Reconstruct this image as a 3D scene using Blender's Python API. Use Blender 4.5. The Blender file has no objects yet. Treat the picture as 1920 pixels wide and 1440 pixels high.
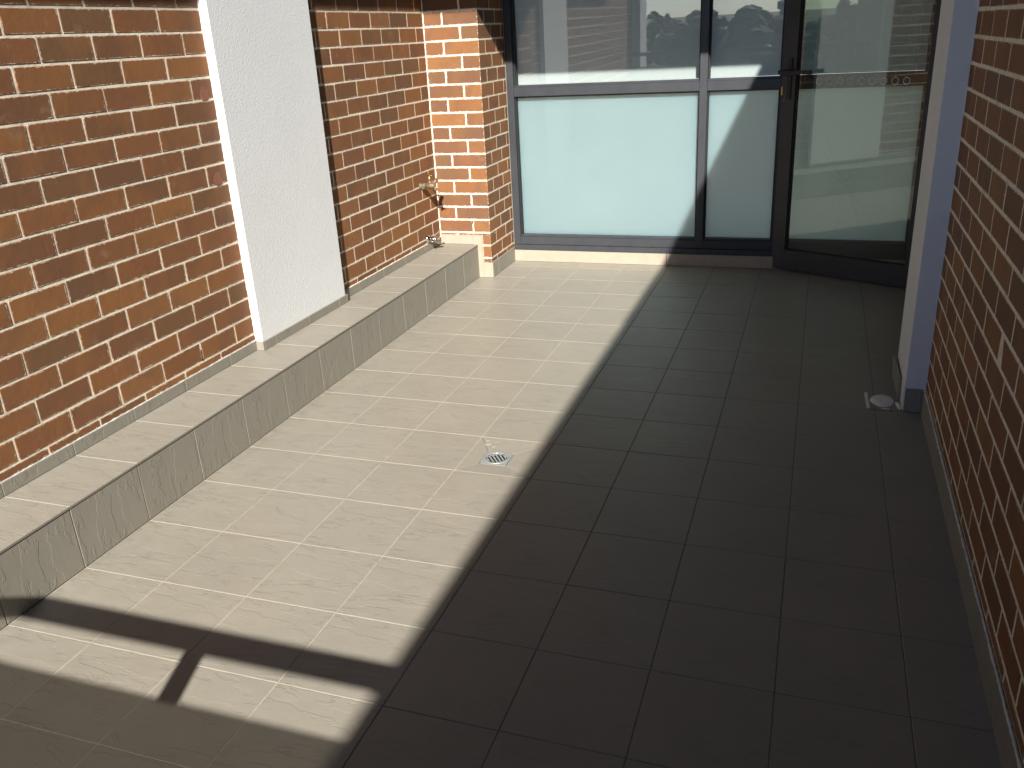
import bpy, bmesh, math, random
from mathutils import Vector, Matrix
R = random.Random(11)
S = 0.305                                   # one floor tile plus joint, metres
RY = 0.991                                  # tile pitch along the balcony, in units of S
scene = bpy.context.scene
COL = scene.collection

# ------------------------------------------------------------------ camera
yaw, pit, rol = math.radians(-19.942), math.radians(21.897), math.radians(-3.168)
fw = Vector((math.sin(yaw)*math.cos(pit), math.cos(yaw)*math.cos(pit), -math.sin(pit)))
rt = Vector((math.cos(yaw), -math.sin(yaw), 0)); up = rt.cross(fw)
rt2 = rt*math.cos(rol) + up*math.sin(rol); up2 = -rt*math.sin(rol) + up*math.cos(rol)
cd = bpy.data.cameras.new('camera'); cam = bpy.data.objects.new('camera', cd); COL.objects.link(cam)
m = Matrix((rt2, up2, -fw)).transposed().to_4x4()
m.translation = Vector((7.015, -5.808, 4.982))*S
cam.matrix_world = m
cd.sensor_width = 36; cd.lens = 1619.8/1920*36; cd.clip_end = 3000; cd.clip_start = 0.02
scene.camera = cam

# ------------------------------------------------------------------ light
sun_to = Vector((0.457, -1.486, 1.0)).normalized()      # towards the sun
elev = math.asin(sun_to.z); azim = math.atan2(sun_to.x, sun_to.y)
w = bpy.data.worlds.new('World'); scene.world = w; w.use_nodes = True
nt = w.node_tree; bg = nt.nodes['Background']
sk = nt.nodes.new('ShaderNodeTexSky'); sk.sky_type = 'NISHITA'; sk.sun_disc = False
sk.sun_elevation = elev; sk.sun_rotation = azim; sk.air_density = 0.7; sk.dust_density = 0.1; sk.ozone_density = 4.0
nt.links.new(sk.outputs[0], bg.inputs[0]); bg.inputs[1].default_value = 0.085
sl = bpy.data.lights.new('sun', 'SUN'); sl.energy = 5.0; sl.angle = math.radians(0.55); sl.color = (1, .945, .855)
so = bpy.data.objects.new('sun', sl); COL.objects.link(so)
so.rotation_euler = sun_to.to_track_quat('Z', 'Y').to_euler(); so.location = (3, -6, 9)
scene.view_settings.view_transform = 'Standard'; scene.view_settings.look = 'None'
scene.view_settings.exposure = 1.04; scene.view_settings.gamma = 1
scene.view_settings.use_curve_mapping = False

# ------------------------------------------------------------------ material helpers
class N:
    def __init__(s, name):
        s.m = bpy.data.materials.new(name); s.m.use_nodes = True; s.t = s.m.node_tree
        s.p = s.t.nodes['Principled BSDF']; s.out = s.t.nodes['Material Output']
    def n(s, typ, **kw):
        x = s.t.nodes.new('ShaderNode'+typ)
        for k, v in kw.items(): setattr(x, k, v)
        return x
    def l(s, a, b): s.t.links.new(a, b)
    def put(s, sock, v):
        if hasattr(v, 'is_output'): s.l(v, sock)
        elif v is not None: sock.default_value = v
    def math(s, op, a, b=None, c=None, clamp=False):
        x = s.n('Math', operation=op, use_clamp=clamp)
        for i, v in enumerate((a, b, c)):
            if v is not None: s.put(x.inputs[i], v)
        return x.outputs[0]
    def noise(s, vec, scale, detail=3, rough=.55, dist=0, w=None):
        x = s.n('TexNoise'); 
        if w is not None: x.noise_dimensions = '4D'; s.put(x.inputs['W'], w)
        s.l(vec, x.inputs['Vector']); x.inputs['Scale'].default_value = scale
        x.inputs['Detail'].default_value = detail; x.inputs['Roughness'].default_value = rough
        x.inputs['Distortion'].default_value = dist
        return x.outputs['Fac']
    def mapr(s, v, a, b, c=0, d=1):
        x = s.n('MapRange'); s.l(v, x.inputs[0])
        for i, q in enumerate((a, b, c, d)): x.inputs[i+1].default_value = q
        return x.outputs[0]
    def mix(s, f, a, b, mode='MIX'):
        x = s.n('Mix', data_type='RGBA', blend_type=mode)
        s.put(x.inputs[0], f); s.put(x.inputs[6], a); s.put(x.inputs[7], b)
        return x.outputs[2]
    def scalev(s, vec, v):
        x = s.n('VectorMath', operation='MULTIPLY'); s.l(vec, x.inputs[0]); x.inputs[1].default_value = v
        return x.outputs[0]
    def bump(s, h, strength=.5, dist=.002, prev=None):
        x = s.n('Bump'); x.inputs['Strength'].default_value = strength; x.inputs['Distance'].default_value = dist
        s.l(h, x.inputs['Height'])
        if prev is not None: s.l(prev, x.inputs['Normal'])
        return x.outputs[0]
    def ramp(s, f, stops, interp='LINEAR'):
        x = s.n('ValToRGB'); cr = x.color_ramp; cr.interpolation = interp
        while len(cr.elements) < len(stops): cr.elements.new(.5)
        for e, (p, c) in zip(cr.elements, stops): e.position = p; e.color = (*c, 1)
        s.l(f, x.inputs[0]); return x.outputs[0]
def c4(*c): return (*c, 1)

def mat_brick():
    k = N('brick'); tc = k.n('TexCoord'); oi = k.n('ObjectInfo'); at = k.n('Attribute', attribute_name='dim'); geo = k.n('NewGeometry')
    rnd = oi.outputs['Random']; pos = geo.outputs['Position']
    base = k.ramp(rnd, [(0, (.240, .110, .048)), (.13, (.275, .126, .050)), (.24, (.200, .100, .050)), (.36, (.300, .142, .054)), (.47, (.245, .110, .049)),
                        (.57, (.178, .094, .053)), (.66, (.262, .120, .049)), (.76, (.222, .104, .052)), (.86, (.280, .136, .056)), (.93, (.190, .105, .052)), (1, (.232, .100, .048))], 'CONSTANT')
    base = k.mix(1.0, base, c4(.95, .93, .93), 'MULTIPLY')
    w = k.math('MULTIPLY', rnd, 37.0)
    lo = k.noise(tc.outputs['Object'], 7, 3, .5, .6, w)
    flash = k.mapr(lo, .48, .68)
    base = k.mix(k.math('MULTIPLY', flash, .5), base, c4(.150, .080, .052))
    fl2 = k.mapr(k.noise(tc.outputs['Object'], 5, 2, .5, 0, k.math('ADD', w, 9.0)), .52, .72)
    base = k.mix(k.math('MULTIPLY', fl2, .5), base, c4(.32, .145, .050))
    fine = k.noise(pos, 420, 4, .7)
    base = k.mix(k.mapr(fine, .35, .7, .0, .6), base, c4(.11, .05, .028))
    # lime bloom in loose patches
    bl = k.math('MULTIPLY', k.mapr(k.noise(pos, 9, 5, .65), .62, .8), .30)
    base = k.mix(bl, base, c4(.42, .33, .26))
    fleck = k.mapr(k.noise(pos, 130, 2, .5), .755, .80)
    base = k.mix(k.math('MULTIPLY', fleck, .5), base, c4(.5, .42, .33))
    # mortar smeared over the arrises
    g = k.n('SeparateXYZ'); k.l(tc.outputs['Generated'], g.inputs[0]); d = k.n('SeparateXYZ'); k.l(at.outputs['Vector'], d.inputs[0])
    nn = k.n('SeparateXYZ'); k.l(tc.outputs['Normal'], nn.inputs[0])
    ds = []
    for i in range(3):
        a = g.outputs[i]; mn = k.math('MINIMUM', a, k.math('SUBTRACT', 1.0, a)); ds.append(k.math('ADD', k.math('MULTIPLY', mn, d.outputs[i]), k.math('MULTIPLY', k.math('GREATER_THAN', k.math('ABSOLUTE', nn.outputs[i]), .5), 10.0)))
    dist = k.math('MINIMUM', k.math('MINIMUM', ds[0], ds[1]), ds[2])
    rag = k.math('ADD', k.math('MULTIPLY', k.mapr(k.noise(pos, 90, 4, .75), .46, .8), .0085), k.math('MULTIPLY', k.mapr(k.noise(pos, 14, 2, .5), .4, .8), .0016))
    sm = k.math('LESS_THAN', dist, rag)
    base = k.mix(k.math('MULTIPLY', sm, .9), base, c4(.66, .56, .43))
    k.l(base, k.p.inputs['Base Color'])
    k.put(k.p.inputs['Roughness'], k.mapr(fine, .3, .7, .6, .85)); k.p.inputs['Specular IOR Level'].default_value = .22
    h = k.math('ADD', k.math('MULTIPLY', fine, .5), k.math('MULTIPLY', sm, .7)); h = k.math('ADD', h, k.math('MULTIPLY', k.noise(pos, 28, 4, .6), 1.6))
    k.l(k.bump(h, .42, .0020), k.p.inputs['Normal'])
    return k.m
def mat_mortar(name='mortar', col=(.80, .73, .60), dark=(.48, .43, .34)):
    k = N(name); geo = k.n('NewGeometry'); pos = geo.outputs['Position']
    n1 = k.noise(pos, 25, 5, .65); n2 = k.noise(pos, 260, 4, .7)
    c = k.mix(k.mapr(n1, .5, .75), c4(*col), c4(*dark)); c = k.mix(k.mapr(n2, .55, .8, 0, .5), c, c4(*dark))
    k.l(c, k.p.inputs['Base Color']); k.p.inputs['Roughness'].default_value = .95; k.p.inputs['Specular IOR Level'].default_value = .1
    k.l(k.bump(k.math('ADD', n2, k.noise(pos, 70, 3)), .8, .002), k.p.inputs['Normal'])
    return k.m
def mat_tile(name, axis, tint=1.0, rough=.42, dust=True):
    """slate look porcelain; axis 0 = floor (veins along x), 1 = upright facing x (veins up), 2 = upright facing y (veins up)"""
    k = N(name); tc = k.n('TexCoord'); oi = k.n('ObjectInfo'); geo = k.n('NewGeometry'); pos = geo.outputs['Position']
    rnd = oi.outputs['Random']; ob = tc.outputs['Object']
    sc = {0: (1, 3.2, 1), 1: (1, 3.2, 1), 2: (3.2, 1, 1)}[axis]
    wv = k.math('MULTIPLY', k.math('FLOOR', k.math('MULTIPLY', rnd, 4.0)), 5.3)
    v = k.scalev(ob, sc)
    a = k.noise(v, 4.2, 6, .62, .45, wv)                         # wavy ridged folds
    rid = k.math('SUBTRACT', 1.0, k.math('MULTIPLY', k.math('ABSOLUTE', k.math('SUBTRACT', a, .5)), 2.0))
    crease = k.mapr(rid, .972, 1.0)
    gate = k.mapr(k.noise(ob, 9, 2, .5, 0, k.math('ADD', wv, 2.0)), .45, .6)
    crease = k.math('MULTIPLY', crease, gate)
    step = k.mapr(a, .49, .51)
    b = k.noise(k.scalev(ob, {0: (1, 5, 1), 1: (1, 5, 1), 2: (5, 1, 1)}[axis]), 22, 5, .7, .4, wv)
    mott = k.noise(k.scalev(pos, {0: (1, 2.2, 1), 1: (1, 2.2, 1), 2: (2.2, 1, 1)}[axis]), 9, 5, .62)
    c = k.mix(k.mapr(mott, .25, .78), c4(.255*tint, .240*tint, .202*tint), c4(.286*tint, .268*tint, .226*tint))
    c = k.mix(k.mapr(b, .42, .75, 0, .30), c, c4(.215*tint, .197*tint, .170*tint))
    c = k.mix(k.math('MULTIPLY', crease, .5), c, c4(.15, .135, .115))
    c = k.mix(k.mapr(rnd, 0, 1, 0, .25), c, c4(.235*tint, .216*tint, .185*tint))
    grain = k.noise(pos, 700, 2, .6); c = k.mix(k.mapr(grain, .3, .8, 0, .25), c, c4(.19, .175, .15))
    if axis == 0 and dust:      # grey dust drifted against the foot of the ledge
        sx = k.n('SeparateXYZ'); k.l(pos, sx.inputs[0])
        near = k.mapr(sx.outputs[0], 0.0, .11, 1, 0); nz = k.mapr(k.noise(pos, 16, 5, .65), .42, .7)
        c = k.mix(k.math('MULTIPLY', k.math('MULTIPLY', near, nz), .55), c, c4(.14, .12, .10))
        sp = k.mapr(k.noise(pos, 60, 2, .5), .77, .80); c = k.mix(k.math('MULTIPLY', sp, .35), c, c4(.5, .46, .4))
        wm = k.noise(pos, 3.1, 3, .5, 1.2); ringm = k.mapr(k.math('ABSOLUTE', k.math('SUBTRACT', wm, .56)), 0, .006, 1, 0)
        c = k.mix(k.math('MULTIPLY', ringm, k.mapr(k.noise(pos, 5, 2), .45, .6, 0, .28)), c, c4(.20, .18, .15))
        scf = k.mapr(k.noise(k.scalev(pos, (9, 2.2, 1)), 11, 3, .7, .6), .74, .80, 0, .35); c = k.mix(scf, c, c4(.42, .39, .34))
        foot = k.mapr(k.noise(pos, 2.3, 4, .6), .45, .7, 0, .22); c = k.mix(foot, c, c4(.36, .32, .27))
    k.l(c, k.p.inputs['Base Color'])
    k.put(k.p.inputs['Roughness'], k.mapr(mott, .3, .7, rough-.05, rough+.12)); k.p.inputs['Specular IOR Level'].default_value = .45
    h = k.math('ADD', k.math('MULTIPLY', step, .9), k.math('MULTIPLY', b, .7)); h = k.math('SUBTRACT', h, k.math('MULTIPLY', crease, .5))
    n1 = k.bump(h, .5 if axis == 0 else .62, .0010); n2 = k.bump(grain, .12, .0006, n1)
    k.l(n2, k.p.inputs['Normal'])
    return k.m
def mat_render(name='white_render', col=(.715, .735, .755)):
    k = N(name); geo = k.n('NewGeometry'); pos = geo.outputs['Position']
    n = k.noise(pos, 200, 3, .65); n2 = k.noise(pos, 95, 2, .5); st = k.noise(pos, 1.7, 4, .6)
    c = k.mix(k.mapr(st, .4, .75, 0, .35), c4(*col), c4(col[0]*.88, col[1]*.88, col[2]*.87))
    sp = k.mapr(k.noise(pos, 30, 2, .5), .80, .83); c = k.mix(k.math('MULTIPLY', sp, .5), c, c4(.3, .3, .28))
    k.l(c, k.p.inputs['Base Color']); k.p.inputs['Roughness'].default_value = .9; k.p.inputs['Specular IOR Level'].default_value = .2
    k.l(k.bump(k.math('ADD', n, k.math('MULTIPLY', n2, .6)), .5, .0030), k.p.inputs['Normal'])
    return k.m
def mat_plain(name, col, rough=.5, metal=0, nscale=0, namt=.2, bumpd=0, spec=.5, dark=None):
    k = N(name); geo = k.n('NewGeometry'); pos = geo.outputs['Position']
    k.p.inputs['Base Color'].default_value = c4(*col); k.p.inputs['Roughness'].default_value = rough; k.p.inputs['Metallic'].default_value = metal
    k.p.inputs['Specular IOR Level'].default_value = spec
    if nscale:
        n = k.noise(pos, nscale, 4, .65); d = dark or tuple(x*.6 for x in col)
        k.l(k.mix(k.mapr(n, .4, .75, 0, namt), c4(*col), c4(*d)), k.p.inputs['Base Color'])
        k.put(k.p.inputs['Roughness'], k.mapr(n, .3, .7, max(rough-.08, .02), min(rough+.12, 1)))
        if bumpd: k.l(k.bump(n, .5, bumpd), k.p.inputs['Normal'])
    return k.m
def mat_frame():
    k = N('charcoal_aluminium'); geo = k.n('NewGeometry'); pos = geo.outputs['Position']
    n = k.noise(pos, 6, 4, .6); g = k.noise(k.scalev(pos, (1, 1, .15)), 90, 3, .6); scr = k.mapr(k.noise(k.scalev(pos, (.25, 1, 1.2)), 70, 4, .75), .70, .78)
    c = k.mix(k.mapr(n, .4, .7, 0, .4), c4(.033, .037, .045), c4(.056, .058, .064)); c = k.mix(k.math('MULTIPLY', scr, .35), c, c4(.22, .21, .20))
    k.l(c, k.p.inputs['Base Color']); k.put(k.p.inputs['Roughness'], k.mapr(g, .3, .7, .38, .52))
    return k.m
def mat_frost():
    k = N('frosted_glass'); geo = k.n('NewGeometry'); pos = geo.outputs['Position']
    n = k.noise(pos, 2.5, 4, .6); c = k.mix(k.mapr(n, .35, .7), c4(.066, .122, .150), c4(.078, .132, .158))
    k.l(c, k.p.inputs['Base Color']); k.p.inputs['Roughness'].default_value = .8; k.p.inputs['Specular IOR Level'].default_value = .1
    tr = k.n('BsdfTranslucent'); tr.inputs[0].default_value = c4(.69, .715, .655)
    ad = k.n('AddShader'); k.l(k.p.outputs[0], ad.inputs[0]); k.l(tr.outputs[0], ad.inputs[1])
    gs = k.n('BsdfGlossy'); gs.inputs['Roughness'].default_value = .008; fr = k.n('Fresnel'); fr.inputs[0].default_value = 1.55; mx = k.n('MixShader')
    k.l(fr.outputs[0], mx.inputs[0]); k.l(ad.outputs[0], mx.inputs[1]); k.l(gs.outputs[0], mx.inputs[2]); k.l(mx.outputs[0], k.out.inputs[0])
    return k.m
def mat_blind():
    k = N('blind_fabric'); k.p.inputs['Base Color'].default_value = c4(.60, .62, .64); k.p.inputs['Roughness'].default_value = .9
    tr = k.n('BsdfTranslucent'); tr.inputs[0].default_value = c4(.20, .205, .21); ad = k.n('AddShader')
    k.l(k.p.outputs[0], ad.inputs[0]); k.l(tr.outputs[0], ad.inputs[1]); k.l(ad.outputs[0], k.out.inputs[0]); return k.m
def mat_glass(name, tint, ior=1.75, gl=(1, 1, 1), rough=0.0):
    k = N(name); tr = k.n('BsdfTransparent'); gs = k.n('BsdfGlossy'); fr = k.n('Fresnel'); mx = k.n('MixShader')
    tr.inputs[0].default_value = c4(*tint); gs.inputs['Roughness'].default_value = rough; gs.inputs['Color'].default_value = c4(*gl)
    # the same mirror strength from both faces of the pane
    geo = k.n('NewGeometry'); sm = k.n('Mix', data_type='FLOAT')
    k.l(geo.outputs['Backfacing'], sm.inputs[0]); sm.inputs[2].default_value = ior; sm.inputs[3].default_value = 1/ior*1.0
    k.l(sm.outputs[0], fr.inputs[0])
    k.l(fr.outputs[0], mx.inputs[0]); k.l(tr.outputs[0], mx.inputs[1]); k.l(gs.outputs[0], mx.inputs[2])
    k.l(mx.outputs[0], k.out.inputs[0]); k.t.nodes.remove(k.p)
    return k.m
M = dict(brick=mat_brick(), mortar=mat_mortar(), tile=mat_tile('slate_tile', 0, 1.04), tread=mat_tile('slate_tile_tread', 0, 1.05, .5, False), tilex=mat_tile('slate_tile_riser', 1, .93, .55), tiley=mat_tile('slate_tile_upright', 2, 1.0, .55),
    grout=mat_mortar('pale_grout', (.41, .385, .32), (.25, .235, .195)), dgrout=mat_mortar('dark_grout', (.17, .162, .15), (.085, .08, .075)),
    white=mat_render(), frame=mat_frame(), frost=mat_frost(), glass=mat_glass('clear_glass', (.90, .93, .92), 1.95), door_glass=mat_glass('door_glass', (.86, .91, .87), 1.65),
    panel=mat_glass('tinted_panel', (.40, .395, .38), 1.5), bead=mat_plain('sealant', (.62, .60, .57), .6, 0, 40, .4, .001),
    trim=mat_plain('tile_edge', (.20, .185, .155), .6, 0, 40, .4), black=mat_plain('black_metal', (.012, .012, .014), .45, 0, 30, .3), gasket=mat_plain('rubber', (.01, .01, .01), .7),
    chrome=mat_plain('chrome', (.62, .61, .58), .14, 1, 60, .3), brass=mat_plain('brass', (.72, .50, .20), .28, 1, 90, .4), bronze=mat_plain('aged_brass', (.20, .135, .085), .5, .45, 80, .5, .0006),
    verdigris=mat_plain('verdigris', (.17, .165, .095), .7, .2, 120, .7, .001, dark=(.12, .11, .06)), steel=mat_plain('stainless', (.36, .39, .40), .32, .35, 130, .35),
    hole=mat_plain('dark_hole', (.01, .009, .008), .9), plaster=mat_plain('plaster', (.76, .75, .72), .9, 0, 45, .45, .002), blind=mat_blind(),
    slab=mat_plain('painted_concrete', (.30, .295, .28), .9, 0, 8, .3, .002), inner=mat_plain('interior_wall', (.78, .77, .74), .8, 0, 3, .2), hexa=mat_plain('etched_vinyl', (.86, .86, .84), .6),
    rail=mat_plain('rail_metal', (.10, .10, .105), .4, .3, 20, .2), dark=mat_plain('dark_filler', (.03, .032, .035), .3), crack=mat_plain('crack', (.15, .16, .15), .4), upst=mat_plain('cream_tile', (.36, .315, .25), .6, 0, 14, .35, .001))

# ------------------------------------------------------------------ mesh helpers
def link(name, me, mat, parent=None, loc=None):
    o = bpy.data.objects.new(name, me); COL.objects.link(o)
    if mat is not None and not me.materials: me.materials.append(mat)
    if parent is not None: o.parent = parent
    if loc is not None: o.location = loc
    return o
def tag(o, label=None, cat=None, group=None, kind=None):
    if label: o['label'] = label
    if cat: o['category'] = cat
    if group: o['group'] = group
    if kind: o['kind'] = kind
    return o
def thing(name, label, cat, loc=(0, 0, 0), group=None):
    o = bpy.data.objects.new(name, None); COL.objects.link(o); o.location = Vector(loc)*S; o.empty_display_size = .05
    return tag(o, label, cat, group)
def bmesh_to(bm, name):
    me = bpy.data.meshes.new(name); bmesh.ops.recalc_face_normals(bm, faces=bm.faces); bm.to_mesh(me); bm.free(); return me
_cache = {}
def box_mesh(dx, dy, dz, bev=.001, mat=None, dim=None, seg=1):
    key = (round(dx, 4), round(dy, 4), round(dz, 4), bev, mat.name if mat else '', dim)
    if key in _cache: return _cache[key]
    bm = bmesh.new(); bmesh.ops.create_cube(bm, size=1)
    for v in bm.verts: v.co = Vector((v.co.x*dx, v.co.y*dy, v.co.z*dz))
    if bev: bmesh.ops.bevel(bm, geom=bm.edges[:], offset=min(bev, .45*min(dx, dy, dz)), segments=seg, profile=.6, affect='EDGES', clamp_overlap=True)
    me = bmesh_to(bm, 'box')
    if mat: me.materials.append(mat)
    if dim:
        at = me.attributes.new('dim', 'FLOAT_VECTOR', 'POINT')
        for d in at.data: d.vector = dim
    _cache[key] = me; return me
def box(name, lo, hi, mat, parent=None, bev=.001, units=True, dim=None, off=(0, 0, 0), seg=1):
    """axis aligned block between two corners given in tile units"""
    k = S if units else 1
    lo = Vector(lo)*k; hi = Vector(hi)*k; c = (lo+hi)/2 + Vector(off); d = hi-lo
    me = box_mesh(abs(d.x), abs(d.y), abs(d.z), bev, mat, dim, seg)
    o = link(name, me, None, parent)
    o.location = c - (parent_loc(parent) if parent else Vector((0, 0, 0)))
    return o
def parent_loc(p):
    v = Vector((0, 0, 0))
    while p is not None: v += p.location; p = p.parent
    return v
def poly_prism(name, pts, z0, z1, mat, parent=None, ztop=None):
    """upright prism over a polygon (tile units)"""
    bm = bmesh.new(); n = len(pts)
    b = [bm.verts.new(Vector((x, y, z0))*S) for x, y in pts]
    t = [bm.verts.new(Vector((x, y, (ztop[i] if ztop else z1)))*S) for i, (x, y) in enumerate(pts)]
    bm.faces.new(b[::-1]); bm.faces.new(t)
    for i in range(n): bm.faces.new((b[i], b[(i+1) % n], t[(i+1) % n], t[i]))
    pl = parent_loc(parent) if parent else Vector((0, 0, 0))
    for v in bm.verts: v.co -= pl
    return link(name, bmesh_to(bm, name), mat, parent)
def lathe(bm, prof, axis, origin, seg=20, cap=True):
    """revolve (along, radius) pairs about an axis; metres"""
    axis = Vector(axis).normalized(); u = axis.orthogonal().normalized(); v = axis.cross(u); rings = []
    for a, r in prof:
        rings.append([bm.verts.new(Vector(origin)+axis*a+(u*math.cos(2*math.pi*i/seg)+v*math.sin(2*math.pi*i/seg))*r) for i in range(seg)])
    for p, q in zip(rings, rings[1:]):
        for i in range(seg): bm.faces.new((p[i], p[(i+1) % seg], q[(i+1) % seg], q[i]))
    if cap:
        bm.faces.new(rings[0][::-1]); bm.faces.new(rings[-1])
def lathe_obj(name, prof, axis, origin, mat, parent, seg=20):
    bm = bmesh.new(); pl = parent_loc(parent) if parent else Vector((0, 0, 0)); lathe(bm, prof, axis, Vector(origin)-pl, seg)
    me = bmesh_to(bm, name)
    for f in me.polygons: f.use_smooth = len(f.vertices) == 4
    return link(name, me, mat, parent)

def patch(name, pts3, mat, parent, thick, normal, rough=.25, sub=3):
    """irregular thin lump: a fan of noisy rings over an outline (tile units)"""
    bm = bmesh.new(); pl = parent_loc(parent) if parent else Vector((0, 0, 0)); P = [Vector(p)*S for p in pts3]; n = Vector(normal).normalized()
    out = []
    for a, b in zip(P, P[1:]+P[:1]):
        for i in range(sub): 
            q = a.lerp(b, i/sub); out.append(q)
    c = sum(out, Vector())/len(out); rings = []
    for t, hh in ((1, 0), (.93, .7), (.7, 1), (.35, 1.1)):
        rings.append([bm.verts.new(c+(q-c)*t*(1+R.uniform(-.06, .06)*rough*4*(t > .5))+n*thick*hh*R.uniform(.7, 1.25)-pl) for q in out])
    m_ = len(out)
    for p, q in zip(rings, rings[1:]):
        for i in range(m_): bm.faces.new((p[i], p[(i+1) % m_], q[(i+1) % m_], q[i]))
    bm.faces.new(rings[-1]); 
    me = bmesh_to(bm, name); 
    for f in me.polygons: f.use_smooth = True
    return link(name, me, mat, parent)
# ------------------------------------------------------------------ masonry
CO = .2828; Z0 = 1.003                      # course height and first bed (tile units)
JT = .010/S; BM = .783
EPS = .0019                                 # how far brick faces stand proud of the joints
def spans(start, perp, end, vertical_gap=JT):
    ps = []; p = perp
    while p > start+.12: p -= BM
    while p < end-.12:
        if p > start+.12: ps.append(p)
        p += BM
    e = [start]+ps+[end]; out = []
    for i, (a, b) in enumerate(zip(e, e[1:])):
        out.append((a+(JT/2 if i else 0), b-(JT/2 if i < len(e)-2 else 0)))
    return out
def lay(parent, face, plane, a0, a1, z0, z1, perp_even, perp_odd, bedz=Z0, show=lambda a, z: True, depth=.36, eps=EPS):
    """face 'x+','x-','y-' : the way the bricks look. Bricks that show are parts; the rest are one joined part."""
    rest = bmesh.new(); nrest = 0
    k0 = int(math.floor((z0-bedz)/CO)); k1 = int(math.ceil((z1-bedz)/CO))
    for k in range(k0, k1):
        zb, zt = max(bedz+k*CO+JT/2, z0), min(bedz+(k+1)*CO-JT/2, z1)
        if zt-zb < .03: continue
        for a, b in spans(a0, perp_odd if k % 2 else perp_even, a1):
            j = R.uniform(-.0004, .0004)/S; e = eps/S; zz = R.uniform(-.0006, .0006)/S; sh = R.uniform(-.0012, .0012)/S
            if face == 'x+': lo, hi, dim = (plane-depth, a+sh, zb+zz), (plane+j+e, b+sh, zt+zz), (9, (b-a)*S, (zt-zb)*S)
            elif face == 'x-': lo, hi, dim = (plane+j-e, a+sh, zb+zz), (plane+depth, b+sh, zt+zz), (9, (b-a)*S, (zt-zb)*S)
            else: lo, hi, dim = (a+sh, plane+j-e, zb+zz), (b+sh, plane+depth, zt+zz), ((b-a)*S, 9, (zt-zb)*S)
            if show((a+b)/2, (zb+zt)/2):
                dim = tuple(round(q, 3) for q in dim)
                # joints of neighbours stay tidy while meshes are shared between equal bricks
                lo = tuple(round(q*S, 3)/S if i != {'x+': 0, 'x-': 0, 'y-': 1}[face] else q for i, q in enumerate(lo))
                hi = tuple(round(q*S, 3)/S if i != {'x+': 0, 'x-': 0, 'y-': 1}[face] else q for i, q in enumerate(hi))
                o = box('brick', lo, hi, M['brick'], parent, .0012, dim=dim)
                if face[0] == 'x': o.rotation_euler = (0, math.radians(R.gauss(0, .25 if eps > .001 else .08)), math.radians(R.gauss(0, .16 if eps > .001 else .05)))
                else: o.rotation_euler = (math.radians(R.gauss(0, .25)), 0, math.radians(R.gauss(0, .16)))
            else:
                r = bmesh.ops.create_cube(rest, size=1)['verts']
                for v in r:
                    v.co = Vector([((lo[i]+hi[i])/2+v.co[i]*(hi[i]-lo[i]))*S for i in range(3)]) - parent_loc(parent)
                nrest += 1
    if nrest:
        me = bmesh_to(rest, 'brick_mass'); me.attributes.new('dim', 'FLOAT_VECTOR', 'POINT')
        for d in me.attributes['dim'].data: d.vector = (9, 9, 9)
        o = link('brickwork', me, M['brick'], parent); o['kind'] = 'stuff'
    else: rest.free()

XL = -.895      # left brick face
XC = -.762      # left column face
XRW = 8.594     # right brick face
H = .743        # ledge height
TOP = 9.0       # underside of the slab above

# ------------------------------------------------------------------ floor
floor = box('floor', (-1.6, -6.6, -.8), (9.7, 13.6, -.05), M['slab'], None, 0); tag(floor, kind='structure')
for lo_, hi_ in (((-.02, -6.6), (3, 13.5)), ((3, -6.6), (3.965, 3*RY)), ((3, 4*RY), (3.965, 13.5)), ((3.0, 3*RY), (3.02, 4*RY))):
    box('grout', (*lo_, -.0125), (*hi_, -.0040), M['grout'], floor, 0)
gr2 = box('grout', (3.965, -6.6, -.0125), (9.7, 13.5, -.0042), M['dgrout'], floor, 0); gr2['label'] = 'darker grout in the right part of the floor'  # grout bed in a darker colour right of one tile joint
G = .0028/S
for i in range(0, 10):
    for j in range(-7, 14):
        if (i, j) == (3, 3): continue
        x0, x1 = i+G/2, i+1-G/2; y0, y1 = j*RY+G/2, (j+1)*RY-G/2
        if i == 0: x0 = .004
        if i == 8: x1 = 9-G/2
        if i == 9: x1 = 9.6
        if j == 13: y1 = 13.42
        if i == 9 and j < 7: continue
        if i == 8 and j < 7: x1 = 8.585
        if i == 0 and j >= 12: pass
        dz = R.uniform(-.0003, .0003)/S
        box('floor_tile', (x0, y0, -.03), (x1, y1, dz), M['tile'], floor, .0011)
# the tile cut on the diagonals round the floor waste
DR = [(3.222, 3.236), (3.586, 3.236), (3.586, 3.590), (3.222, 3.590)]
g = G/2; yy0, yy1 = 3*RY+g, 4*RY-g
CR = [(3+g, yy0), (4-g, yy0), (4-g, yy1), (3+g, yy1)]
gap = .010
for q in range(4):
    a, b, c, d = CR[q], CR[(q+1) % 4], DR[(q+1) % 4], DR[q]
    cx = sum(p[0] for p in (a, b, c, d))/4; cy = sum(p[1] for p in (a, b, c, d))/4
    pts = [(cx+(x-cx)*(1-gap*1.6), cy+(y-cy)*(1-gap*1.6)) for x, y in (a, b, c, d)]
    o = poly_prism('floor_tile', pts, -.03, 0, M['tile'], floor, ztop=[0.0, 0.0, -.012, -.012]); 
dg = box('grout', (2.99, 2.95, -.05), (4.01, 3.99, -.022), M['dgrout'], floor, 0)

# tile skirting under the glazed screen
for a, b in ((.31, 3.93), (3.93, 7.5), (7.5, 9.2)):
    box('skirting_tile', (a+G/2, 13.335, .004), (b-G/2, 13.40, .268), M['upst'], floor, .001)

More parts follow.
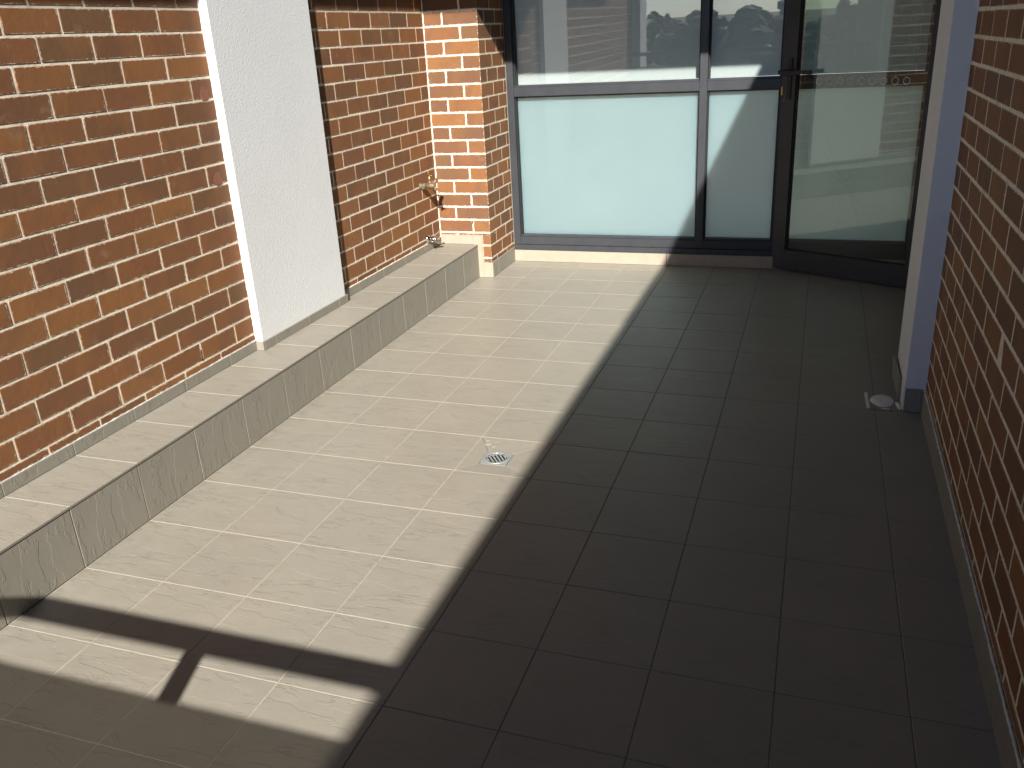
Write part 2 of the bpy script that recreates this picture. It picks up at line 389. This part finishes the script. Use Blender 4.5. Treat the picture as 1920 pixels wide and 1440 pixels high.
# ------------------------------------------------------------------ tiled ledge
ledge = thing('tiled_ledge', 'low beige tiled ledge running along the foot of the left brick wall', 'ledge', (-.45, 3, 0))
box('core', (-1.3, -6.1, 0), (-.038, 11.80, H-.034), M['grout'], ledge, 0)
box('grout', (-1.3, -6.1, H-.034), (-.006, 11.80, H-.0045), M['grout'], ledge, 0)
for j in range(-6, 12):
    y0, y1 = j*RY+G/2, min((j+1)*RY-G/2, 11.82)
    box('riser_tile', (-.033, y0, .006), (R.uniform(-.0010, .0010), y1, H-.040), M['tilex'], ledge, .0012)
    box('tread_tile', (XL+.0, y0, H-.030), (.004, y1, H+R.uniform(-.0008, .0008)), M['tread'], ledge, .0012)
box('tile_edge_trim', (-.02, -6.1, H-.031), (.0065, 11.81, H-.006), M['trim'], ledge, .0006)
def skirt_x(parent, face, x0, x1, ya, yb, z0, z1, mat, jr=RY):
    """skirting run on a wall that looks along x"""
    y = math.floor(ya/jr)*jr
    while y < yb:
        a, b = max(y, ya), min(y+jr, yb)
        if b-a > .03: box('skirting_tile', (x0, a+G/2, z0), (x1, b-G/2, z1), mat, parent, .001)
        y += jr

# ------------------------------------------------------------------ left wall, near stretch
wA = thing('brick_wall', 'long left brick wall in sun, between the balcony rail and the white column', 'wall', (XL, 0, H), 'balcony brick walls')
box('mortar', (-1.3, -6.1, H-.1), (XL, 4.66, TOP), M['mortar'], wA, 0)
lay(wA, 'x+', XL, -6.1, 4.66, .905, TOP, 1.08, 1.465, show=lambda a, z: a > -.7 and z < 6.0)
skirt_x(wA, 1, XL-.01, XL+.030, -6.0, 4.655, H+.005, .895, M['tilex'])
def bead(parent, pts, r, mat, name='sealant_bead'):
    """ragged thin bead along a polyline (tile units)"""
    bm = bmesh.new(); rings = []; pl = parent_loc(parent)
    P = [Vector(p)*S for p in pts]; L = sum((b-a).length for a, b in zip(P, P[1:])); n = max(8, int(L/.012)); 
    d = (P[-1]-P[0]).normalized(); u = d.orthogonal().normalized(); v = d.cross(u)
    for i in range(n+1):
        t = i/n*(len(P)-1); k = min(int(t), len(P)-2); c = P[k].lerp(P[k+1], t-k)
        rr = r*R.uniform(.55, 1.35)
        c = c + u*R.uniform(-.2, .2)*r + v*R.uniform(-.2, .2)*r
        rings.append([bm.verts.new(c-pl+(u*math.cos(q*math.pi/3)+v*math.sin(q*math.pi/3))*rr) for q in range(6)])
    for p, q in zip(rings, rings[1:]):
        for i in range(6): bm.faces.new((p[i], p[(i+1) % 6], q[(i+1) % 6], q[i]))
    me = bmesh_to(bm, name)
    for f in me.polygons: f.use_smooth = True
    return link(name, me, mat, parent)
bead(wA, [(XL+.014, -6, .898), (XL+.014, 4.65, .898)], .0026, M['bead'])

red = mat_plain('red_paint_rub', (.235, .092, .062), .85, 0, 70, .9, dark=(.23, .10, .05))
for y_, z_, ry_, rz_ in ((4.457, 4.468, .09, .10), (4.438, 3.352, .11, .095)):
    patch('paint_smudge', [(XL+EPS/S+.0006, y_+ry_*math.cos(a), z_+rz_*math.sin(a)) for a in [i*math.pi/5 for i in range(10)]], red, wA, .0002, (1, 0, 0), .5, 2)
# ------------------------------------------------------------------ left column
cA = thing('rendered_column', 'tall white rendered column in full sun against the left brick wall', 'column', (XC, 5.9, H), 'white rendered columns')
box('shaft', (-1.3, 4.66, H+.002), (XC, 7.215, TOP), M['white'], cA, .0025, seg=2)
skirt_x(cA, 1, XC-.01, XC+.028, 4.66, 7.26, H+.004, .880, M['tilex'])
box('skirting_tile', (XL+.034, 4.618, H+.004), (XC+.028, 4.655, .885), M['tiley'], cA, .001)
bead(cA, [(XL+.02, 4.645, .91), (XL+.006, 4.652, 3.2), (XL+.004, 4.655, 6.2)], .0028, M['bead'])

# ------------------------------------------------------------------ left wall, far stretch, return and pier
wB = thing('brick_wall', 'recessed brick wall and pier with two taps, beside the glazed screen', 'wall', (XL, 9.5, H), 'balcony brick walls')
box('mortar', (-1.3, 7.215, H-.1), (XL, 11.83, TOP), M['mortar'], wB, 0)
lay(wB, 'x+', XL, 7.215, 11.815, .905, TOP, 8.31, 7.93, show=lambda a, z: z < 6.0)
skirt_x(wB, 1, XL-.01, XL+.030, 7.27, 11.79, H+.005, .895, M['tilex'])
bead(wB, [(XL+.012, 7.3, .900), (XL+.012, 11.8, .900)], .0030, M['mortar'], 'mortar_bead')
YR = 11.83; XP = .300
box('mortar', (-1.3, YR, -.02), (XP, 13.9, TOP), M['mortar'], wB, 0)
k0 = int(math.floor((.30-Z0)/CO)); 
for k in range(-3, int((TOP-Z0)/CO)+1):
    zb, zt = max(Z0+k*CO+JT/2, .335), min(Z0+(k+1)*CO-JT/2, TOP)
    if zt-zb < .02: continue
    D = .36
    if k % 2: fr = [(XL+.02, -.47-JT/2, D), (-.47+JT/2, XP, D)]; sd = [(YR+D+JT, 12.85-JT/2), (12.85+JT/2, 13.37)]
    else: fr = [(XL+.02, -.085-JT/2, D), (-.085+JT/2, XP, .71)]; sd = [(YR+.71+JT, 13.21-JT/2), (13.21+JT/2, 13.37)]
    e = EPS/S
    for a, b, dd in fr:
        zlo = zb
        if a < .1 and zlo < .945:
            if b > .12 and zlo < .93:
                zz = min(zt, .945) if zt > .945 else zt
                box('brick', (.118, YR-e, zlo), (b+(e if b >= XP else 0), YR+dd, zz), M['brick'], wB, .0012, dim=(round((b-.118)*S, 3), round(dd*S, 3), round((zz-zlo)*S, 3)))
            if zt <= .945: continue
            zlo = .945
        if zt-zlo < .03: continue
        box('brick', (a, YR+R.uniform(-.0012, .0012)-e, zlo), (b+(e if b >= XP else 0), YR+dd, zt), M['brick'], wB, .0012, dim=(round((b-a)*S, 3), round(dd*S, 3), round((zt-zlo)*S, 3)))
    for a, b in sd:
        box('brick', (XP-.34, a, zb), (XP+e+R.uniform(-.0012, .0012), b, zt), M['brick'], wB, .0012, dim=(9, round((b-a)*S, 3), round((zt-zb)*S, 3)))
box('open_joint', (-.10, YR-.003, 1.20), (-.078, YR+.02, 1.27), M['hole'], wB, 0)
box('open_joint', (XL-.01, 3.424, 1.03), (XL+.0025, 3.440, 1.17), M['hole'], wA, 0)
box('open_joint', (XL-.01, 3.415, 1.012), (XL+.0035, 3.452, 1.035), M['hole'], wA, 0)
# stepped cream skirting on the return
box('skirting_tile', (XL+.032, YR-.034, H+.004), (-.108, YR+.01, .942), M['upst'], wB, .001)
box('skirting_tile', (-.105, YR-.034, .004), (.112, YR+.01, .942), M['upst'], wB, .001)
box('skirting_tile', (.1135, YR-.034, .004), (XP+.032, YR+.01, .332), M['upst'], wB, .001)
for a, b in ((YR+.012, 12.18), (12.19, 13.33)): box('skirting_tile', (XP-.01, a, .004), (XP+.032, b, .340), M['tilex'], wB, .001)
bead(wB, [(XL+.012, YR-.012, .95), (XL+.012, YR-.012, TOP)], .0052, M['mortar'], 'mortar_bead')

# ------------------------------------------------------------------ right wall and column
wR = thing('brick_wall', 'shaded brick wall on the right with pale mortar joints, up against the white column', 'wall', (XRW, 0, 0), 'balcony brick walls')
box('mortar', (XRW, -6.3, -.02), (9.4, 7.30, 10.41), M['mortar'], wR, 0)
lay(wR, 'x-', XRW, -6.1, 6.6, .36, 10.3, 3.253, 3.64, bedz=.1875, show=lambda a, z: a > -1.4 and z < 5.8, eps=.0005)
skirt_x(wR, -1, XRW-.034, XRW+.01, -6.0, 5.97, .004, .335, M['tilex'])
bead(wR, [(XRW-.020, -6, .342), (XRW-.020, 5.9, .342)], .0040, M['bead'])
wR2 = thing('brick_wall', 'dark brick wall seen beyond the right hand column, behind the open door', 'wall', (9.3, 9, 0), 'balcony brick walls')
box('mortar', (9.3, 7.30, -.02), (9.7, 13.4, TOP), M['mortar'], wR2, 0)
lay(wR2, 'x-', 9.3, 7.30, 13.38, .36, TOP-.1, 8.1, 8.5, bedz=.1875, show=lambda a, z: z < 5.6)
skirt_x(wR2, -1, 9.27, 9.31, 7.32, 13.3, .004, .335, M['tilex'])

cR = thing('rendered_column', 'white rendered column in shade on the right, with chipped plaster at its foot', 'column', (8.33, 6.6, 0), 'white rendered columns')
box('shaft', (8.335, 5.985, .006), (9.0, 7.30, TOP+1.2), M['white'], cR, .003, seg=2)
box('skirting_tile', (8.345, 5.945, .012), (8.556, 5.982, .335), M['tiley'], cR, .001)['label'] = 'dark tile at the front of the column foot'
sk2 = box('skirting_tile', (8.285, 6.34, .006), (8.318, 7.30, .330), M['tilex'], cR, .001); sk2.rotation_euler = (0, math.radians(-3), math.radians(1.2))
patch('plaster_patch', [(8.334, 5.99, .02), (8.334, 6.05, .02), (8.334, 6.10, .18), (8.334, 6.34, .30), (8.334, 6.30, .42), (8.334, 6.08, .45), (8.334, 5.99, .40)], M['plaster'], cR, .004, (-1, 0, 0))
patch('mortar_crumb', [(8.30, 6.02, .002), (8.325, 6.02, .002), (8.33, 6.16, .002), (8.29, 6.24, .002), (8.26, 6.22, .002), (8.28, 6.1, .002)], M['plaster'], cR, .008, (0, 0, 1), .4)

# ------------------------------------------------------------------ slab above, room behind, unseen masses added for shade and bounce
sl_ = thing('upper_balcony', 'concrete slab of the balcony above, over the left wall and the glazing', 'balcony', (.69, 6.59, TOP))
box('slab', (-2.5, -6.1, TOP+.002), (.69, 6.59, TOP+.75), M['slab'], sl_, .004)
box('slab', (-2.5, 6.592, TOP+.002), (10.2, 16.5, TOP+.75), M['slab'], sl_, .004)
up_ = thing('upper_sky_blocker', 'dark unseen mass added over the balcony slab to block sky light', 'window', (0, 7, TOP+.75))  # unseen mass, added to block sky and kept dark to limit warm bounce
box('pane', (-2.5, -6.1, TOP+.752), (.35, 6.9, TOP+9), M['dark'], up_, .002); box('pane', (-2.5, 6.902, TOP+.752), (10.2, 8, TOP+9), M['dark'], up_, .002)
rf = thing('sky_blocker_slab', 'wide unseen slab added two storeys up to cut the sky light on the balcony', 'roof', (4, 0, 18))  # added out of view to block sky, leaving a gap for the sun
box('slab', (-2.5, -6.7, 18.0), (14, 12, 18.8), M['slab'], rf, .004); box('slab', (-2.5, -20, 18.0), (4.7, -6.702, 18.8), M['slab'], rf, .004)
room = box('room', (-1.5, 16.4, -.8), (12, 16.5, .4), M['inner'], None, 0); tag(room, kind='structure')
box('floor', (-1.5, 13.9, -.8), (12, 16.4, .1), M['inner'], room, 0); box('wall', (9.32, 13.9, -.8), (9.8, 16.4, TOP), M['inner'], room, 0); box('wall', (-1.5, 13.92, -.8), (-1.2, 16.4, TOP), M['inner'], room, 0)
wing = thing('added_shade_wing', 'brick wing added out of view beyond the rail to shade the right of the floor', 'building', (9, -12, 0))  # guessed wall out of view, its top edge throws the long floor shadow
box('wall', (XRW, -30, -33), (14, -6.302, 10.41), M['brick'], wing, .01, dim=(9, 9, 9))
nb = thing('added_bounce_block', 'pale unseen block added behind the room to bounce sun into the frosted panes', 'building', (5/S, 34/S, -10.2/S))  # invented sunlit reflector that brightens the frosted panes from behind
box('wall', (-14, 34, -10.2), (26, 46, 13), M['white'], nb, .02, units=False)
for fl_ in range(7):
    for cc_ in range(10): box('window', (-12.4+cc_*3.9, 33.93, -8.9+fl_*3.1), (-10.6+cc_*3.9, 34.02, -7.5+fl_*3.1), M['dark'], nb, .005, units=False)  # dark rectangles dressing the added block as a facade
base = box('lower_storeys', (-2.5, -6.6, -33), (12, 13.9, -.81), M['brick'], None, .01, dim=(9, 9, 9)); tag(base, 'brick lower storeys of the building under the balcony', 'building')

# ------------------------------------------------------------------ glazed screen
YF = 13.38
gs = thing('glazed_screen', 'full width glazed screen with charcoal frame and frosted lower panes', 'window', (3, YF, .27))
LEAN = math.radians(.5)          # the panes sit a touch out of plumb in their beads
def fr(name, x0, x1, z0, z1, y0=YF, y1=13.70, bev=.0012, mat='frame'): return box(name, (x0, y0, z0), (x1, y1, z1), M[mat], gs, bev)
fr('sill_channel', .315, 9.25, .272, .395, YF-.035); 
for q in range(5): box('weep_hole', (.62+q*.98, YF-.012, .398), (.69+q*.98, YF-.0005, .413), M['hole'], gs, 0)
fr('stile', .315, .475, .400, TOP); fr('mullion', 4.555, 4.715, .400, TOP); fr('stile', 6.17, 6.36, .400, TOP); fr('stile', 8.86, 9.25, .400, TOP)
for a, b in ((.475, 4.555), (4.715, 6.17), (6.36, 8.86)):
    fr('bottom_rail', a+.001, b-.001, .400, .575, YF+.004); fr('mid_rail', a+.001, b-.001, 3.725, 3.915, YF+.004); fr('head_rail', a+.001, b-.001, 7.9, 8.1, YF+.004)
    for z0, z1 in ((.575, 3.725), (3.915, 7.9)):   # glazing beads round each pane, a step back from the frame face
        yb = YF+.06
        box('glazing_bead', (a+.001, yb, z0+.001), (b-.001, 13.64, z0+.045), M['frame'], gs, .0006); box('glazing_bead', (a+.001, yb, z1-.03), (b-.001, 13.64, z1-.001), M['frame'], gs, .0006)
        box('gasket', (a+.001, yb+.01, z0+.046), (a+.030, 13.64, z1-.031), M['gasket'], gs, .0006); box('gasket', (b-.030, yb+.01, z0+.046), (b-.001, 13.64, z1-.031), M['gasket'], gs, .0006)
    box('frosted_pane', (a+.026, 13.560, .60), (b-.026, 13.60, 3.70), M['frost'], gs, 0).rotation_euler.x = LEAN
    o = box('glass_pane', (a+.026, 13.575, 3.95), (b-.026, 13.582, 7.88), M['glass'], gs, 0); o.rotation_euler.x = LEAN
    box('fanlight', (a+.002, YF+.06, 8.102), (b-.002, 13.6, TOP-.002), M['frame'], gs, .001)
box('infill_post', (9.252, YF, -.02), (9.32, 13.9, TOP), M['frame'], gs, .001)
for i, (a, b) in enumerate(((.40, 4.62), (4.65, 6.25), (6.28, 8.93))):
    bl = box('roller_blind', (a, 13.805, 3.985), (b, 13.811, TOP-.3), M['blind'], None, 0)
    tag(bl, ['white roller blind behind the widest clear upper pane', 'white roller blind behind the narrow clear pane next to the door stile', 'white roller blind behind the open door leaf'][i], 'blind', 'roller blinds behind the glazing')
    r_ = box('bottom_bar', (a, 13.795, 3.955), (b, 13.821, 3.984), M['blind'], bl, .0005)

# ------------------------------------------------------------------ open door leaf, standing in front of the screen
A = Vector((6.205, 13.345, 0)); B = Vector((8.863, 12.055, 0)); tdir = (B-A).normalized(); ang = math.atan2(tdir.y, tdir.x)
door = thing('door', 'open charcoal framed glass door leaf with a lever handle and cracked pane', 'door', tuple(A)); door.rotation_euler.z = ang
def dbox(name, t0, t1, z0, z1, n0, n1, mat, bev=.001, parent=None):
    me = box_mesh((t1-t0)*S, (n1-n0)*S, (z1-z0)*S, bev, mat)
    o = link(name, me, None, parent or door); o.location = Vector(((t0+t1)/2, (n0+n1)/2, (z0+z1)/2))*S
    if parent: o.location -= parent.location
    return o
DL = 3.02; DT = 7.6
dbox('stile', 0, .285, .03, DT, 0, .14, M['frame'], .0015); dbox('stile', DL-.2, DL, .03, DT, 0, .14, M['frame'], .0015)
dbox('bottom_rail', .286, DL-.201, .03, .455, .003, .137, M['frame']); dbox('top_rail', .286, DL-.201, DT-.3, DT, .003, .137, M['frame'])
dbox('gasket', .287, .315, .456, DT-.301, .03, .11, M['gasket'], .0005); dbox('gasket', .316, DL-.202, .456, .472, .03, .11, M['gasket'], .0005)
gp = dbox('glass_pane', .30, DL-.21, .46, DT-.29, .064, .072, M['door_glass'], 0)
plate = dbox('handle_plate', .115, .20, 3.52, 4.30, -.03, .0, M['black'], .001)
hub = dbox('handle', .08, .40, 3.985, 4.075, -.21, -.14, M['black'], .002); hub.location = Vector((.24, -.17, 4.03))*S
dbox('handle_neck', .13, .19, 4.0, 4.06, -.14, -.031, M['black'], .002)
lv = dbox('lever', .30, .70, 4.0, 4.075, -.215, -.150, M['black'], .002)
lv2 = dbox('latch_bar', -.075, .10, 4.0, 4.075, -.075, -.02, M['black'], .002)
for z in (3.93, 3.50): 
    lathe_obj('screw', [(0, .003), (.0012, .003), (.0016, .0018)], (0, -1, 0), Vector((.055*S, 0, z*S))+door.location, M['steel'], door, 10)
dbox('lock_strike', -.012, .012, 3.60, 3.76, -.010, .02, M['brass'], .0006)
# nine etched hexagons on the glass
for q in range(9):
    bm = bmesh.new(); cx = .75+q*.211; cz = 3.857; ro, ri = .072*S, .062*S
    o_, i_ = [], []
    for hh in range(6):
        an = math.pi/2+hh*math.pi/3
        o_.append((ro*math.cos(an), ro*math.sin(an))); i_.append((ri*math.cos(an), ri*math.sin(an)))
    y0_, y1_ = -.0002, .0002
    vo = [bm.verts.new((x, y0_, z)) for x, z in o_]; vi = [bm.verts.new((x, y0_, z)) for x, z in i_]
    for hh in range(6): bm.faces.new((vo[hh], vo[(hh+1) % 6], vi[(hh+1) % 6], vi[hh]))
    r = bmesh.ops.extrude_face_region(bm, geom=bm.faces[:])
    for v in r['geom']:
        if isinstance(v, bmesh.types.BMVert): v.co.y = y1_
    o = link('hexagon_sticker', bmesh_to(bm, 'hexagon'), M['hexa'], door, Vector((cx, .060, cz))*S)
# star crack
bm = bmesh.new(); cr = Vector((1.455, .0615, 1.92))*S
def strip(bm, pts, w0, w1):
    for i in range(len(pts)-1):
        a, b = pts[i], pts[i+1]; d = (b-a).normalized(); nrm = Vector((-d.z, 0, d.x)); wa = w0+(w1-w0)*i/len(pts); wb = w0+(w1-w0)*(i+1)/len(pts)
        vs = [bm.verts.new(p) for p in (a+nrm*wa, b+nrm*wb, b-nrm*wb, a-nrm*wa)]; bm.faces.new(vs)
for q in range(54):
    an = q/54*2*math.pi+R.uniform(-.07, .07); L = R.choice((.18, .3, .45, .8, 1.3))*S*R.uniform(.7, 1.1); r0 = R.uniform(.02, .22)*S
    if abs(math.cos(an)) > .92: L *= .4
    p = cr+Vector((math.cos(an), 0, math.sin(an)))*r0; pts = [p.copy()]; a2 = an
    for s_ in range(5):
        a2 += R.uniform(-.10, .10); p = p+Vector((math.cos(a2), 0, math.sin(a2)))*L/5; pts.append(p.copy())
    pts = [v for v in pts if .32*S < v.x < (DL-.23)*S and v.z > .48*S]
    if len(pts) > 1: strip(bm, pts, .00035, .0001)
ck = link('glass_crack', bmesh_to(bm, 'crack'), M['crack'], door); ck['kind'] = 'stuff'

# ------------------------------------------------------------------ taps
t1 = thing('garden_tap', 'old brass garden tap with a T handle, high in the brick corner', 'tap', (XL, 11.0, 2.15)); o = Vector((XL, 11.0, 2.155))*S
lathe_obj('wall_flange', [(0, .020), (.004, .021), (.006, .014), (.024, .013), (.026, .017), (.036, .017), (.038, .012)], (1, 0, .04), o, M['verdigris'], t1)
lathe_obj('body', [(.034, .013), (.05, .015), (.058, .020), (.080, .0215), (.094, .017), (.108, .013)], (1, 0, .02), o, M['bronze'], t1)
c = o+Vector((.070, 0, .006))
lathe_obj('bonnet', [(.008, .013), (.020, .0125), (.022, .009), (.032, .0085)], (0, 0, 1), c, M['bronze'], t1)
lathe_obj('spindle', [(.030, .0055), (.038, .0055), (.060, .0035)], (0, 0, 1), c, M['brass'], t1)
hd = lathe_obj('handle', [(-.025, .0022), (-.022, .0036), (-.008, .0036), (-.006, .0058), (.006, .0058), (.008, .0036), (.022, .0036), (.025, .0022)], (.93, -.35, 0), c+Vector((0, 0, .061)), M['brass'], t1)
e = o+Vector((.098, 0, .004))
lathe_obj('spout', [(0, .0105), (.016, .0105), (.024, .009), (.027, .012), (.036, .012)], (.45, -.15, -.85), e, M['bronze'], t1)
lathe_obj('inlet', [(0, .011), (.018, .011), (.020, .0135), (.045, .0135), (.047, .009)], (.32, .72, .62), e+Vector((-.008, 0, .004)), M['bronze'], t1)
lathe_obj('hose_thread', [(0, .009), (.010, .009), (.012, .011), (.016, .011)], (0, -.5, -.85), o+Vector((.022, 0, -.006)), M['verdigris'], t1)
lathe_obj('outlet_lever', [(0, .0028), (.022, .0028), (.024, .0038), (.028, .0038)], (1, 0, -.12), e+Vector((.008, -.004, -.024)), M['bronze'], t1)
t2 = thing('bib_tap', 'short chrome tap with a brown lever just above the end of the ledge', 'tap', (XL, 11.12, 1.02)); o = Vector((XL+.01, 11.12, 1.0))*S
lathe_obj('wall_flange', [(0, .029), (.006, .029), (.012, .023), (.020, .018)], (1, 0, 0), o, M['chrome'], t2, 28)
lathe_obj('body', [(.015, .0165), (.032, .0165), (.036, .020), (.056, .020), (.062, .016), (.068, .015)], (1, 0, 0), o, M['chrome'], t2, 24)
n_ = o+Vector((.048, -.014, -.002))
lathe_obj('nozzle', [(0, .014), (.014, .0145), (.018, .0135), (.018, .008), (.010, .0075)], (0, -1, -.12), n_, M['chrome'], t2, 24)
lathe_obj('nozzle_bore', [(.0105, .0072), (.0125, .0072)], (0, -1, -.12), n_, M['hole'], t2, 16)
lathe_obj('valve_end', [(.066, .014), (.080, .0145), (.088, .012), (.090, .006)], (1, .1, -.02), o, M['bronze'], t2, 20)
lathe_obj('lever', [(0, .006), (.010, .0065), (.030, .0062), (.043, .0070), (.050, .0072), (.053, .005)], (.62, .35, .62), o+Vector((.047, .004, .016)), M['bronze'], t2, 16)

# ------------------------------------------------------------------ floor waste
dr = thing('floor_drain', 'square stainless floor drain with a round slotted grate in the sunlit tiles', 'drain', (3.404, 3.413, 0)); o = Vector((3.404, 3.413, -.010))*S
def ring_plate(parent, half, rad, z, th, mat, name):
    bm = bmesh.new(); pl = parent_loc(parent); seg = 40; outer = []; inner = []
    for i in range(seg):
        an = 2*math.pi*(i+.5)/seg; c, s = math.cos(an), math.sin(an); q = half/max(abs(c), abs(s))
        outer.append((c*q, s*q)); inner.append((c*rad, s*rad))
    for zz in (0,):
        vo = [bm.verts.new((x, y, z)) for x, y in outer]; vi = [bm.verts.new((x, y, z)) for x, y in inner]
        for i in range(seg): bm.faces.new((vo[i], vo[(i+1) % seg], vi[(i+1) % seg], vi[i]))
    r = bmesh.ops.extrude_face_region(bm, geom=bm.faces[:])
    for v in r['geom']:
        if isinstance(v, bmesh.types.BMVert): v.co.z = z-th
    for v in bm.verts: v.co += o-pl
    return link(name, bmesh_to(bm, name), mat, parent)
ring_plate(dr, .0535, .0470, .0006, .004, M['steel'], 'frame')
lathe_obj('rim', [(-.006, .0462), (.0022, .0462), (.0030, .0450), (.0030, .0430), (.0008, .0425), (-.006, .0425)], (0, 0, 1), o, M['steel'], dr, 40)
lathe_obj('well', [(-.0065, .042), (-.0045, .042)], (0, 0, 1), o, M['plaster'], dr, 24)
# slotted disc: bars left between the slots
bm = bmesh.new(); pl = parent_loc(dr); rad = .0424; pitch = .0135
def bar_piece(x0, x1, y0, y1):
    r = bmesh.ops.create_cube(bm, size=1)['verts']
    for v in r: v.co = Vector(((x0+x1)/2+v.co.x*(x1-x0), (y0+y1)/2+v.co.y*(y1-y0), -.0003+v.co.z*.003))+o-pl
for q in range(-3, 3):
    xc = (q+.5)*pitch; ymax = math.sqrt(max(rad**2-(abs(xc)+.003)**2, 0)); bar_piece(xc-.0034, xc+.0034, -ymax, ymax)
for (y0, y1) in ((.0325, .0375), (-.0375, -.0325)):
    xm = math.sqrt(max(rad**2-max(abs(y0), abs(y1))**2, 0)); 
    for q in range(-3, 2):
        a, b = (q+.5)*pitch+.0034, (q+1.5)*pitch-.0034
        if abs(a) < xm and abs(b) < xm: bar_piece(a, b, y0, y1)
gt = link('grate', bmesh_to(bm, 'grate'), M['steel'], dr); gt.rotation_euler.z = math.radians(37)
lathe_obj('grate_ring', [(-.002, .0424), (.0012, .0424), (.0012, .0375), (-.002, .0375), (-.002, .0424)], (0, 0, 1), o, M['steel'], dr, 40)
smear = mat_plain('faint_smear', (.36, .335, .295), .8, 0, 60, .8, .001, dark=(.28, .26, .225))
for cx_, cy_, r_ in ((3.17, 3.76, .055), (3.26, 3.70, .035), (3.12, 3.86, .03), (3.25, 3.84, .022)):
    patch('mortar_smear', [(cx_+r_*R.uniform(.5, 1.2)*math.cos(a), cy_+r_*R.uniform(.5, 1.3)*math.sin(a), .0006) for a in [i*math.pi/6 for i in range(12)]], smear, floor, .0003, (0, 0, 1), .5, 2)

# plaster covered floor waste by the right column
pw = thing('plastered_drain', 'square floor drain clogged with white plaster beside the shaded column', 'drain', (8.08, 6.24, 0))
box('edge_strip', (7.885, 5.985, -.002), (7.925, 6.53, .016), M['plaster'], pw, .001).rotation_euler.z = math.radians(1.5)
box('edge_strip', (7.93, 5.93, -.002), (8.22, 5.962, .010), M['trim'], pw, .001)
lump = [(8.10+.155*math.cos(a)*(1+.10*math.sin(3*a)), 6.27+.20*math.sin(a)*(1+.07*math.cos(4*a)), .001) for a in [i*math.pi/8 for i in range(16)]]
patch('plaster_lump', lump, M['plaster'], pw, .010, (0, 0, 1), .3, 2)
patch('plaster_crumb', [(8.07, 5.985, .001), (8.17, 5.98, .001), (8.19, 6.02, .001), (8.10, 6.03, .001)], M['plaster'], pw, .003, (0, 0, 1), .5)

# ------------------------------------------------------------------ balustrade behind the camera (throws the bars of shade, shows in the glass)
YB = -6.10
rl = thing('balcony_railing', 'grey metal handrail over tinted glass panels at the open end of the balcony', 'railing', (3.8, YB, 0))
box('handrail', (XL, YB-.08, 3.565), (XRW, YB+.08, 3.715), M['rail'], rl, .004)
for x in (1.2, 3.66, 6.12, 8.2): box('bracket', (x-.10, YB-.03, 3.14), (x+.10, YB+.03, 3.563), M['rail'], rl, .002)
for a, b in ((XL, 6.119), (6.121, XRW)): box('glass_panel', (a+.001, YB-.018, .1), (b-.001, YB+.018, 3.14), M['panel'], rl, .0005)
box('base_channel', (XL, YB-.12, 0), (XRW, YB+.12, .12), M['rail'], rl, .003)
ce = thing('rendered_column', 'white rendered column at the open end of the left wall, behind the camera', 'column', (XL, -6.4, 0), 'white rendered columns')
box('shaft', (-1.5, -7.6, -1), (-.55, -6.2, TOP), M['white'], ce, .003)

# ------------------------------------------------------------------ the country beyond, mirrored in the glass
def ground():
    k = N('dry_ground'); geo = k.n('NewGeometry'); pos = geo.outputs['Position']
    n = k.noise(pos, .03, 6, .6); n2 = k.noise(pos, .4, 4, .6)
    c = k.mix(k.mapr(n, .4, .6), c4(.11, .11, .055), c4(.20, .175, .12)); c = k.mix(k.mapr(n2, .4, .7, 0, .5), c, c4(.07, .08, .04))
    k.l(c, k.p.inputs['Base Color']); k.p.inputs['Roughness'].default_value = 1; return k.m
gm = bmesh.new(); bmesh.ops.create_grid(gm, x_segments=8, y_segments=8, size=1500)
gd = link('ground', bmesh_to(gm, 'ground'), ground()); gd.location = (0, 0, -10.2); tag(gd, kind='structure')
leaf = mat_plain('far_foliage', (.055, .075, .035), .9, 0, .8, .7, dark=(.02, .03, .015)); bark = mat_plain('bark', (.09, .07, .05), .9)
tb = bmesh.new(); bmesh.ops.create_icosphere(tb, subdivisions=1, radius=1); tv = [v.co.copy() for v in tb.verts]; tf = [tuple(v.index for v in f.verts) for f in tb.faces]; tb.free()
VV, FF = [], []
for q in range(340):
    ax = R.uniform(-170, 130); ay = -R.uniform(85, 240); hgt = R.uniform(6.5, 10.5)+R.choice((0, 0, 0, 1.2, 2.2)); wd = R.uniform(2, 3.8)
    for cl in range(46):
        rr = R.uniform(.5, 1.35); u_ = R.uniform(.05, 1); an = R.uniform(0, 6.283); rad_ = wd*math.sqrt(R.random())*math.sin(math.pi*min(1, u_*.85+.1))*1.3
        c = Vector((ax+rad_*math.cos(an), ay+rad_*math.sin(an), -10.2+hgt*u_-rr*.5)); n0 = len(VV)
        sx, sy, sz = R.uniform(.7, 1.3), R.uniform(.7, 1.3), R.uniform(.5, .9)
        VV.extend([(c.x+v.x*rr*sx*R.uniform(.8, 1.2), c.y+v.y*rr*sy, c.z+v.z*rr*sz*R.uniform(.8, 1.2)) for v in tv]); FF.extend([tuple(n0+i for i in f) for f in tf])
bm = bmesh.new(); me_ = bpy.data.meshes.new('far_wood'); me_.from_pydata(VV, [], FF); bm.from_mesh(me_)
far = link('far_wood', bmesh_to(bm, 'far_wood'), leaf); tag(far, kind='stuff')
for q, (x, y, wx, lab) in enumerate(((-22, -70, 16, 'low white roofed shed among the trees, left of the pair'), (6, -78, 12, 'low white roofed shed among the trees, right of the pair'))):
    sh = thing('shed', lab, 'building', (x/S, y/S, -10.2/S))
    box('wall', (x-wx/2, y-5, -10.2), (x+wx/2, y+5, -6.9), M['slab'], sh, 0, units=False); 
    box('roof', (x-wx/2-.6, y-5.6, -6.9), (x+wx/2+.6, y+5.6, -6.5), M['white'], sh, 0, units=False)
